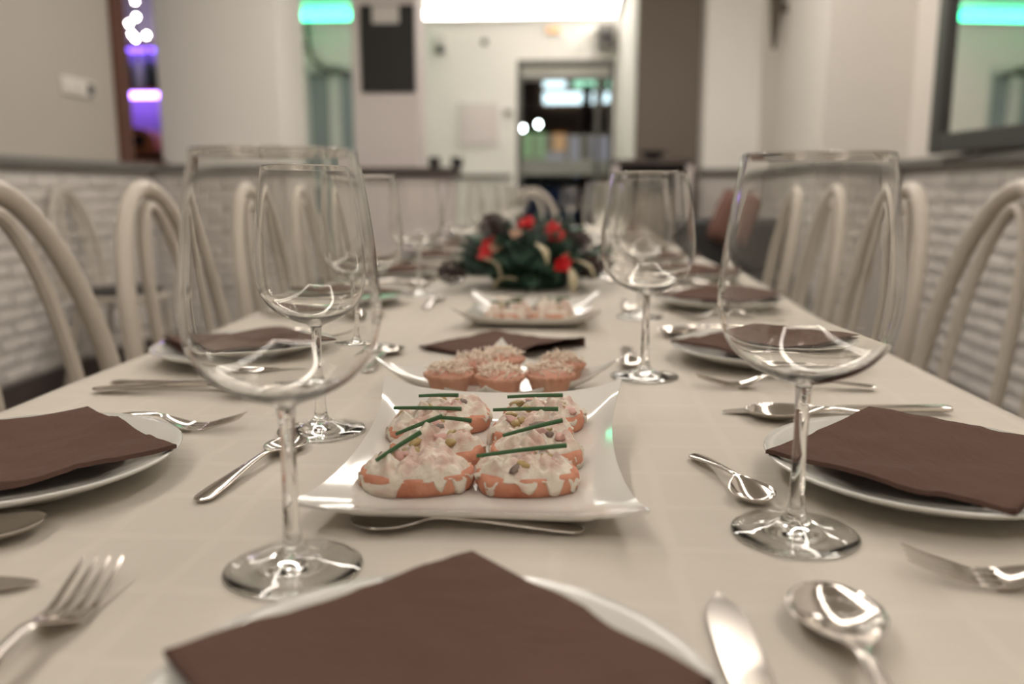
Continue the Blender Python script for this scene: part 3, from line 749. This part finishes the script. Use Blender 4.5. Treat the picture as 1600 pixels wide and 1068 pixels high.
KB = strip(MB(), [(0,.0055,.0052,0,.0022),(.06,.0060,.0050,0,.0022),(.16,.0085,.0045,0,.0020),(.5,.0098,.0036,0,.0016),(.75,.0095,.0030,0,.0014),(.9,.0060,.0026,0,.0012),(.97,.0028,.0024,0,.0010),(1,.0004,.0024,0,.0008)], 0.112, 28, 5, -LK/2+0.106).mesh('blade', 'steel', True, 50)
KH = strip(MB(), [(0,.0060,.0070,-.0006,.0062),(.02,.0072,.0074,-.0008,.0070),(.5,.0066,.0074,-.0008,.0070),(.9,.0058,.0070,-.0008,.0062),(1,.0056,.0066,-.0006,.0050)], 0.108, 20, 7, -LK/2).mesh('handle', 'steel', True, 50)
def knife(x, y, rz, label):
    t = thing('table_knife', label, 'knife', (x, y, TZ), (0,0,rz), 'knives on the table'); put('handle', KH, t); put('blade', KB, t); return t
def one(name, me, x, y, rz, label, cat, group, z=TZ, rx=0, ry=0):
    return tag(put(name, me, None, (x, y, z), (rx, ry, rz)), label, cat, group)
def setting(cx, cy_, face, who, near=False, jit=True, nap=None, nap_rot=0.0, skip=(), adj={}, at={}, nap_scale=1.0):
    """a place setting; face = rotation of the diner's forward (+Y local)"""
    R_ = Matrix.Rotation(face, 3, 'Z')
    def W(k, x, y):
        if k in at: return at[k]
        dx, dy, dr = adj.get(k, (0,0,0)); j = 0.006 if jit else 0
        p = R_ @ Vector((x+dx+rnd.uniform(-j,j), y+dy+rnd.uniform(-j,j), 0)); return cx+p.x, cy_+p.y, face+dr+(rnd.uniform(-.05,.05) if jit else 0)
    one('dinner_plate', PLATE, cx, cy_, rnd.random()*6, 'round white plate under a brown napkin, ' + who, 'plate', 'round plates on the table')
    x, y, r = W('napkin', 0, 0)
    n_ = nap if nap is not None else rnd.randrange(len(NAPS))
    no = smooth_obj(one('napkin', NAPS[n_], x, y, r+nap_rot, 'brown folded paper napkin on a round plate, ' + who, 'napkin', 'brown napkins on the plates')); no.scale = (nap_scale, nap_scale, 1)
    x, y, r = W('fork', -.155, .01); one('table_fork', FORK, x, y, r, 'steel fork, ' + who, 'fork', 'forks on the table')
    x, y, r = W('knife', .150, .0); knife(x, y, r, 'steel knife with flat handle, ' + who)
    x, y, r = W('spoon', .188, .01); one('table_spoon', SPOON, x, y, r, 'large steel spoon, ' + who, 'spoon', 'large spoons on the table')
    x, y, r = W('teaspoon', 0, .168); r += 0 if 'teaspoon' in at else PI/2
    one('teaspoon', TEASPOON if 'small' not in at else COFFEE, x, y, r, 'small steel dessert spoon above the plate, ' + who, 'spoon', 'dessert spoons on the table')
    if 'glass' not in skip:
        x, y, r = W('glass', -.105, .150); wine_glass(x, y, 'empty stemmed wine glass, ' + who)

def rot2(dx, dy): return math.atan2(-dx, dy)
# nearest place (the viewer's)
setting(-0.05, 0.287, 0, 'nearest place in front of the camera', jit=False, nap=0, nap_scale=.95, adj={'napkin':(-.003,0.020,-.04),'spoon':(-.010,.026,-.05),'teaspoon':(-.012,.217-.168,0.0),'glass':(0.002,0.005,0)}, at={'fork':(-.243,.328,.10),'knife':(.080,.315,.0)})
# left side faces +X (rotation -90), right side faces -X (rotation +90)
LY = [0.578, 1.035, 1.58, 2.07, 2.56, 3.05, 3.54, 4.03, 4.52]
RY = [0.612, 1.07, 1.57, 2.06, 2.55, 3.04, 3.53, 4.02, 4.51]
for k, y in enumerate(LY):
    adj = {}; nap = None; nr = 0; at = {}
    if k == 0:
        nap = 1; nr = 0.10
        at = {'fork':(-.383,.712,rot2(1,.1)),'spoon':(-.326-.8*.1025,.488-.6*.1025,rot2(.8,.6)),'knife':(-.284-.97*.109,.413-.24*.109,rot2(.97,.24)),'teaspoon':(-.238,.61,-.164),'glass':(-.218,.72,0)}
    if k == 1: adj = {'knife':(.02,.02,0)}; at = {'glass':(-.273,1.123,0)}
    if k == 2: at = {'glass':(-.306,1.725,0)}
    setting((-0.405, -0.405, -0.42)[min(k, 2)], y, -PI/2, '%s left-side place from the camera' % ORD[k], jit=(k > 0), nap=nap, nap_rot=nr, adj=adj, at=at)
for k, y in enumerate(RY):
    adj = {}; nap = None; nr = 0; at = {}
    if k == 0:
        nap = 2; nr = 0.03
        at = {'fork':(.281,.440,rot2(-.97,.2)),'knife':(.257,.811,rot2(-.215,-.012)),'spoon':(.267,.770,rot2(-.176,.037)),'teaspoon':(.117,.607,rot2(.026,-.094)),'small':1,'glass':(.142,.511,0)}
    if k == 1: at = {'glass':(.088,.964,0)}
    if k == 2: at = {'glass':(.121,1.436,0)}
    if k == 3: at = {'glass':(.085,2.12,0)}
    setting((0.262, 0.245, 0.272)[min(k, 2)], y, PI/2, '%s right-side place from the camera' % ORD[k], jit=(k > 0), nap=nap, nap_rot=nr, adj=adj, at=at)
setting(-0.10, 4.93, PI, 'far head of the table')

# ---- loose napkin between the platters
smooth_obj(one('napkin', napkin_mesh(9, 0.160, True, 0.9), -0.088, 1.135, 0.18, 'brown folded napkin lying on the cloth behind the tartlet platter', 'napkin', None))

# ================================================================== PLATTERS AND FOOD
def platter_mesh(ax, ay, hr=0.012, hc=0.006):
    n_ = 36; W = n_+1; mb = MB(); th = 0.0042
    def S(u, v, low):
        x = ax*u*(1-.13*(1-v*v)*abs(u)**2); y = ay*v*(1-.10*(1-u*u)*abs(v)**2)
        d = (u**6+v**6)**(1/6.0); t = max(0, (d-.62)/.38); s_ = t*t*(1.6-.6*t)
        z = .0045 + hr*s_ + hc*(u*u*v*v)**1.5
        if low:
            z -= th*(1 if d < .97 else .55)
            z = max(z, .0) if d < .62 else z
        return (x, y, z)
    for low in (0, 1):
        V = [S(-1+2*i/n_, -1+2*j/n_, low) for i in range(W) for j in range(W)]; F = []
        for i in range(n_):
            for j in range(n_):
                a = i*W+j; q = (a, a+W, a+W+1, a+1); F.append(q[::-1] if low else q)
        mb.add(V, F)
    K = W*W
    ring = [i*W for i in range(W)] + [n_*W+j for j in range(1, W)] + [i*W+n_ for i in range(n_-1, -1, -1)] + [j for j in range(n_-1, 0, -1)]
    for a, b in zip(ring, ring[1:]+ring[:1]): mb.f.append((b, a, a+K, b+K))
    return mb.mesh('platter', 'porcelain', True, 70)
TILT = 0.066
P1 = tag(put('square_platter', platter_mesh(0.109, 0.138, .0125, .006), None, (-0.060, 0.621, TZ+0.0062), (TILT,0,0)), 'square white platter with upturned corners holding eight creamy canapes', 'platter', 'square platters')
P2 = tag(put('square_platter', platter_mesh(0.092, 0.092, .012, .012), None, (-0.078, 0.893, TZ+.0002), (0,0,PI/4+.02)), 'square white platter turned cornerwise holding the mini tartlets', 'platter', 'square platters')
P3 = tag(put('square_platter', platter_mesh(0.114, 0.125, .013, .013), None, (-0.062, 1.40, TZ+.0002), (0,0,-.02)), 'square white platter of canapes in front of the green centrepiece', 'platter', 'square platters')
M1 = P1.matrix_basis.copy()
def bread_mesh(L, Wd, T, seed):
    r = random.Random(seed); seg = 36; mb = MB(); rows = []
    def out(a, k):
        c, s_ = math.cos(a), math.sin(a); e = .80
        x = L/2*math.copysign(abs(c)**e, c); y = Wd/2*math.copysign(abs(s_)**e, s_)
        q = 1 + .10*noise.noise((c*1.3+seed, s_*1.3, seed*.7)) + .02*noise.noise((c*6+seed, s_*6, k*2)); return x*q*k, y*q*k
    prof = [(0,0),(.90,0),(.98,.10),(1.03,.45),(1.0,.85),(.94,1.0),(.6,1.0),(0,1.0)]
    V = []; F = []
    for k, z in prof:
        row = []
        for i in range(seg if k > 0 else 1):
            x, y = out(2*PI*i/seg, k); row.append(len(V)); V.append((x, y, z*T + (.0006*noise.noise((x*200, y*200, z*3)) if k > 0 else 0)))
        rows.append(row)
    for A, B in zip(rows, rows[1:]):
        for i in range(seg):
            j = (i+1) % seg
            if len(A) == 1: F.append((A[0], B[j], B[i]))
            elif len(B) == 1: F.append((A[i], A[j], B[0]))
            else: F.append((A[i], A[j], B[j], B[i]))
    return mb.add(V, F).mesh('bread', 'bread', True, 60), out
def spread_mesh(L, Wd, T, H, seed, drips=1.0):
    seg = 110; mb = MB(); V = []; F = []; rows = []
    def out(a, k):
        c, s_ = math.cos(a), math.sin(a); e = .80
        return L/2*math.copysign(abs(c)**e, c)*k, Wd/2*math.copysign(abs(s_)**e, s_)*k
    def ed(a): return (.94 if math.sin(a) < 0 else 1.0) + .17*noise.noise((math.cos(a)*2.2+seed*3, math.sin(a)*2.2, seed)) 
    def dr(a):
        v = noise.noise((math.cos(a)*3.4+seed*5.1, math.sin(a)*3.4, seed*1.7+4)) + (.22 if math.sin(a) < -.2 else -.12)
        return max(0, min(1, v*3.0))*drips
    R_ = 22
    for k in range(R_+1):
        q = k/R_
        row = []
        for i in range(seg if k else 1):
            a = 2*PI*i/seg; x, y = out(a, q*ed(a))
            lump = (abs(noise.noise((x*75+seed, y*75, seed*2)))-.2)*.0120 + noise.noise((x*210, y*210, seed))*.0028 + noise.noise((x*45+9, y*45, seed))*.0050
            z = T + H*(1-q**3)**.8 + (lump+.001)*(1-q**6)
            row.append(len(V)); V.append((x, y, z))
        rows.append(row)
    for q, dz in ((1.03, .5), (1.02, 1.0), (.96, 1.0)):
        row = []
        for i in range(seg):
            a = 2*PI*i/seg; d = dr(a); k = ed(a)
            kk = max(k, 1.0)*q + .05*(d > .05)*(1 if dz < 1 or q > 1 else -.2) if d > .02 else k*q
            x, y = out(a, kk)
            if d > .02: z = T - dz*d*T*.95 + .0008
            else: z = T - .0012*dz
            x += .0012*noise.noise((x*150, z*150, seed)); row.append(len(V)); V.append((x, y, z))
        rows.append(row)
    for A, B in zip(rows, rows[1:]):
        for i in range(seg):
            j = (i+1) % seg
            if len(A) == 1: F.append((A[0], B[i], B[j]))
            else: F.append((A[i], B[i], B[j], A[j]))
    return mb.add(V, F).mesh('spread', 'spread', True, None)
def blob(sx, sy, sz, seed):
    mb = MB(); V = []; F = []; a_, b_ = 10, 7; rows = []
    for i in range(b_+1):
        ph = PI*i/b_; row = []
        for k in range(a_ if 0 < i < b_ else 1):
            th = 2*PI*k/a_; d = Vector((math.sin(ph)*math.cos(th), math.sin(ph)*math.sin(th), math.cos(ph)))
            q = 1 + .55*noise.noise(d*1.7+Vector((seed,0,0))); row.append(len(V)); V.append((d.x*sx*q, d.y*sy*q, d.z*sz*q))
        rows.append(row)
    for A, B in zip(rows, rows[1:]):
        for k in range(a_):
            j = (k+1) % a_
            if len(A) == 1: F.append((A[0], B[k], B[j]))
            elif len(B) == 1: F.append((A[k], B[0], A[j]))
            else: F.append((A[k], B[k], B[j], A[j]))
    return mb.add(V, F)
def chive(parent, a, b, r=.0016, sag=.0):
    a = Vector(a); b = Vector(b); pts = []
    for k in range(9):
        u = k/8; p = a.lerp(b, u); p.z += sag*4*u*(1-u); p.y += .0012*math.sin(u*PI); pts.append(p)
    return MB().tube(pts, [r*(.85+.3*k/8) for k in range(9)], 8).build('chive', 'chive', parent)
BLN, BWD, BT = .068, .044, .0140
CAN = [ # x, y, rot, length, spread height, chives [(ax,ay,az),(bx,by,bz)] in local coordinates, label
 (-.104,.563, .10,.076,.0105,[((-.026,-.010,.024),(.002,.018,.0325))], 'front left canape with thick creamy topping and a slanting chive'),
 (-.097,.610, .02,.068,.0100,[((-.028,-.012,.026),(.004,.006,.0335)),((.0,.006,.0325),(.026,.006,.030))], 'second canape from the front in the left column with two crossing chives'),
 (-.110,.650,-.25,.066,.0085,[((-.027,-.004,.0275),(.026,.008,.0275))], 'third canape from the front in the left column, its bread corner bare'),
 (-.096,.690,-.12,.062,.0085,[((-.027,-.006,.0265),(.006,-.002,.0275))], 'back left canape with a thin dark chive'),
 (-.028,.566, .04,.070,.0090,[((-.033,-.012,.0275),(.028,.008,.0275))], 'front right canape with topping dripping over its front and a long chive'),
 (-.022,.610, .08,.066,.0100,[((-.025,-.013,.0275),(.019,.008,.0305))], 'second canape from the front in the right column with olive pieces'),
 (-.028,.651, .05,.064,.0100,[((-.030,-.004,.0295),(.021,-.002,.0295))], 'third canape from the front in the right column with a straight chive'),
 (-.018,.692, .10,.066,.0085,[((-.032,-.006,.0285),(.014,-.004,.0285))], 'back right canape with its bread end showing'),
]
def canape(seed, mw, L, H, chives, label, group, bits=6, drips=1.0):
    t = thing('canape', label, 'canape', group=group); t.matrix_world = mw
    bm_, out = bread_mesh(L, BWD, BT, seed); put('bread_slice', bm_, t)
    sp_ = put('spread', spread_mesh(L*.98, BWD*.98, BT-.0012, H, seed, drips), t)
    r = random.Random(seed*13+1)
    for k in range(bits):
        a = r.random()*2*PI; q = r.uniform(.25, .8); c, s_ = math.cos(a), math.sin(a)
        x, y = L/2*c*q, BWD/2*s_*q; z = BT + H*(1-q**3)**.8*.80
        mt = ('olive','ham','olive','mushroom','ham','olive','ham')[k % 7]; nm = {'olive':'olive_piece','ham':'ham_piece','mushroom':'mushroom_piece'}[mt]
        blob(r.uniform(.004,.0075), r.uniform(.003,.0045), r.uniform(.0022,.0034), seed+k).build(nm, mt, sp_, (x, y, z), (r.uniform(-.4,.4), r.uniform(-.4,.4), r.random()*3), angle=None)
    for a, b in chives: chive(t, a, b)
    return t
for i, (x, y, rz, L, H, ch, lb) in enumerate(CAN):
    lx, ly = x - P1.location.x, y - P1.location.y
    mw = M1 @ Matrix.Translation((lx, ly, .0048)) @ Matrix.Rotation(rz, 4, 'Z') @ Matrix.Rotation((.03,.04,.05,.02,.02,.04,.03,.03)[i], 4, 'X')
    canape((11, 2, 3, 4, 5, 6, 7, 8)[i], mw, L, H, ch, lb, 'canapes on the front platter')
for i, (x, y, lb) in enumerate(((-.098,1.345,'front left canape sprinkled with herbs on the platter before the centrepiece'), (-.030,1.345,'front right canape sprinkled with herbs on the platter before the centrepiece'), (-.096,1.405,'back left canape sprinkled with herbs on the platter before the centrepiece'), (-.026,1.405,'back right canape sprinkled with herbs on the platter before the centrepiece'))):
    mw = Matrix.Translation((x, y, TZ+.0050)) @ Matrix.Rotation(rnd.uniform(-.1,.1), 4, 'Z')
    ch = [((rnd.uniform(-.03,.0), rnd.uniform(-.014,.014), .029), (rnd.uniform(.005,.03), rnd.uniform(-.014,.014), .031)) for _ in range(3)]
    canape(20+i, mw, .068, .016, ch, lb, 'canapes on the rear platter', 4)
# ---- mini tartlets
def fl(a, z): return 1 + (.045*math.cos(a*18) if z > .017 else .0)
CUP = MB().lathe([(0,0),(.0165,0),(.0175,.001),(.0220,.0160),(.0240,.0180),(.0252,.0205),(.0250,.0222),(.0232,.0225),(.0215,.0205),(.0200,.018),(0,.018)], 72, fl).mesh('pastry_cup', 'pastry')
FILL = MB().lathe([(.0208,.0185),(.0195,.0215),(.0150,.0245),(.0080,.0262),(0,.0268)], 28, lambda a, z: 1+.05*math.sin(a*5+z*900)).mesh('filling', 'filling')
def shreds(seed):
    r = random.Random(seed); mb = MB()
    for k in range(110):
        a = r.random()*2*PI; q = r.random()**.6*.022; p = Vector((q*math.cos(a), q*math.sin(a), .0235 + .006*(1-(q/.022)**2) + r.uniform(0,.005)))
        d = Vector((r.uniform(-1,1), r.uniform(-1,1), r.uniform(-.45,.8))).normalized(); s_ = d.orthogonal().normalized(); L = r.uniform(.006,.013)
        mb.tube([p-d*L/2+s_*.0015, p, p+d*L/2+s_*.0022], [.0005,.0008,.0004], 4)
    return mb.mesh('cheese_shreds', 'cheese')
SHR = [shreds(s_) for s_ in range(3)]
for i, (x, y, lb) in enumerate(((-.121,.845,'leftmost mini tartlet in the front row topped with grated cheese'), (-.102,.902,'mini tartlet behind the leftmost one topped with grated cheese'), (-.068,.838,'middle mini tartlet in the front row with pale cheese shreds'), (-.073,.930,'rearmost mini tartlet in the middle with grated cheese'), (-.018,.850,'rightmost mini tartlet in the front row heaped with cheese shreds'), (-.006,.905,'mini tartlet behind the rightmost one with cheese shreds'))):
    t = thing('mini_tartlet', lb, 'tartlet', (x, y, TZ+.0050), (0,0,i*.7), 'mini tartlets on the platter')
    put('pastry_cup', CUP, t); put('filling', FILL, t); o = put('cheese_shreds', SHR[i % 3], t); o['kind'] = 'stuff'

# ================================================================== CENTREPIECE
CT = thing('christmas_centrepiece', 'dome of green fir sprigs with red flowers and pine cones on the table', 'centrepiece', (-0.085, 1.90, TZ))
CT.scale = (1.08, 1.08, 0.98)
MB().lathe([(0,0),(.07,0),(.085,.02),(.075,.07),(.04,.095),(0,.10)], 24).build('moss_core', 'fir', CT)
def sprig(seed, L=.085):
    r = random.Random(seed); mb = MB(); mb.tube([(0,0,0),(0,0,L)], [.0022,.0012], 5)
    for k in range(90):
        z = L*(.08+.92*k/90); a = k*2.4+r.random(); l_ = .026*(1-.45*k/90)
        d = Vector((math.cos(a), math.sin(a), .75)).normalized(); p = Vector((0,0,z)); s_ = d.cross(Vector((0,0,1))).normalized()*.0022
        mb.add([p+s_, p-s_, p+d*l_], [(0,1,2)])
    return mb.mesh('fir_sprig', 'fir', False)
SPR = [sprig(s_, .07+.012*s_) for s_ in range(3)]
for k in range(130):
    u = (k+.5)/130; ph = math.acos(1-u*.98); th = k*2.39996
    d = Vector((math.sin(ph)*math.cos(th), math.sin(ph)*math.sin(th), math.cos(ph)*.75+.04))
    p = Vector((d.x*.075, d.y*.075, .02+d.z*.075))
    q = (d + Vector((rnd.uniform(-.25,.25), rnd.uniform(-.25,.25), rnd.uniform(-.1,.25)))).normalized()
    o = put('fir_sprig', SPR[k % 3], CT, p); o.rotation_euler = q.to_track_quat('Z', 'Y').to_euler()
def cone_mesh():
    mb = MB()
    for k in range(44):
        u = k/44; z = .05*u; r0 = .020*math.sin(PI*(.18+.75*u)); a = k*2.4; c, s_ = math.cos(a), math.sin(a)
        e = Vector((c, s_, .35)).normalized(); t_ = Vector((-s_, c, 0)); p = Vector((c*r0*.35, s_*r0*.35, z))
        mb.add([p, p+e*r0*.75+t_*.006, p+e*r0+Vector((0,0,.002)), p+e*r0*.75-t_*.006], [(0,1,2,3)])
    mb.lathe([(0,0),(.008,.005),(.007,.04),(0,.05)], 8); return mb.mesh('pine_cone', 'cone', False)
CONE = cone_mesh()
for x, y, z in ((-.055,-.075,.118),(-.125,-.085,.035),(.075,-.06,.085),(.10,-.08,.045)):
    o = put('pine_cone', CONE, CT, (x, y, z)); o.rotation_euler = Vector((x, y, z*.8)).to_track_quat('Z','Y').to_euler(); o.scale = (1.15,)*3
def rosette(n_, L, mat):
    mb = MB()
    for k in range(n_):
        a = k*2.4; u = k/n_; l_ = L*(.45+.55*u); tl = .9-.75*u; c, s_ = math.cos(a), math.sin(a)
        e = Vector((c*math.cos(tl), s_*math.cos(tl), math.sin(tl))); t_ = Vector((-s_, c, 0)); wd = l_*.42
        mb.add([(0,0,0), e*l_*.5+t_*wd-Vector((0,0,.002)), e*l_, e*l_*.5-t_*wd-Vector((0,0,.002)), e*l_*.55+Vector((0,0,-.003))], [(0,1,4),(1,2,4),(2,3,4),(3,0,4)])
    return mb.mesh('rosette', mat)
RED = rosette(13, .026, 'red_petal'); PALE = rosette(10, .018, 'pale_rose')
for x, y, z in ((-.005,-.055,.143),(.045,-.055,.132),(.055,-.075,.118),(-.075,-.095,.100),(-.078,-.11,.083),(.068,-.125,.062),(.055,.03,.125)):
    o = put('red_flower', RED, CT, (x, y, z)); o.rotation_euler = (Vector((x, y, z*.7))+Vector((0,-.04,0))).to_track_quat('Z','Y').to_euler()
for x, y, z in ((-.025,-.085,.122),(-.062,-.115,.094),(.078,-.11,.075)):
    o = put('pale_flower', PALE, CT, (x, y, z)); o.rotation_euler = (Vector((x, y, z*.7))+Vector((0,-.06,0))).to_track_quat('Z','Y').to_euler()
def leaf_mesh(L, Wd, mat):
    V = []; F = []; n_ = 10
    for k in range(n_+1):
        u = k/n_; w_ = Wd*math.sin(PI*min(1, u*.97+.03))**.8; z = .012*math.sin(u*PI)
        V += [(-w_, u*L, z+.003), (0, u*L, z), (w_, u*L, z+.003)]
    for k in range(n_):
        a = k*3; F += [(a,a+1,a+4,a+3),(a+1,a+2,a+5,a+4)]
    return MB().add(V, F).mesh('leaf', mat)
DRY = leaf_mesh(.055, .009, 'dry_leaf'); GRN = leaf_mesh(.045, .014, 'green_leaf')
for x, y, z, rx, rz in ((.012,-.125,.105,-.9,-2.3),(-.085,-.135,.075,-.9,-1.8),(.090,-.13,.070,-.8,-1.9),(.082,-.145,.055,-1.2,-2.9),(-.02,-.14,.03,-.4,1.2)):
    o = put('dry_leaf', DRY, CT, (x, y, z), (rx, 0, rz)); smooth_obj(o, .0012)
for x, y, z, rx, rz in ((.085,-.03,.10,.9,-.6),(-.10,-.05,.085,.8,1.0),(.115,-.07,.06,.5,-1.4),(-.12,-.06,.05,.5,1.6)):
    o = put('green_leaf', GRN, CT, (x, y, z), (rx, 0, rz)); smooth_obj(o, .0012)
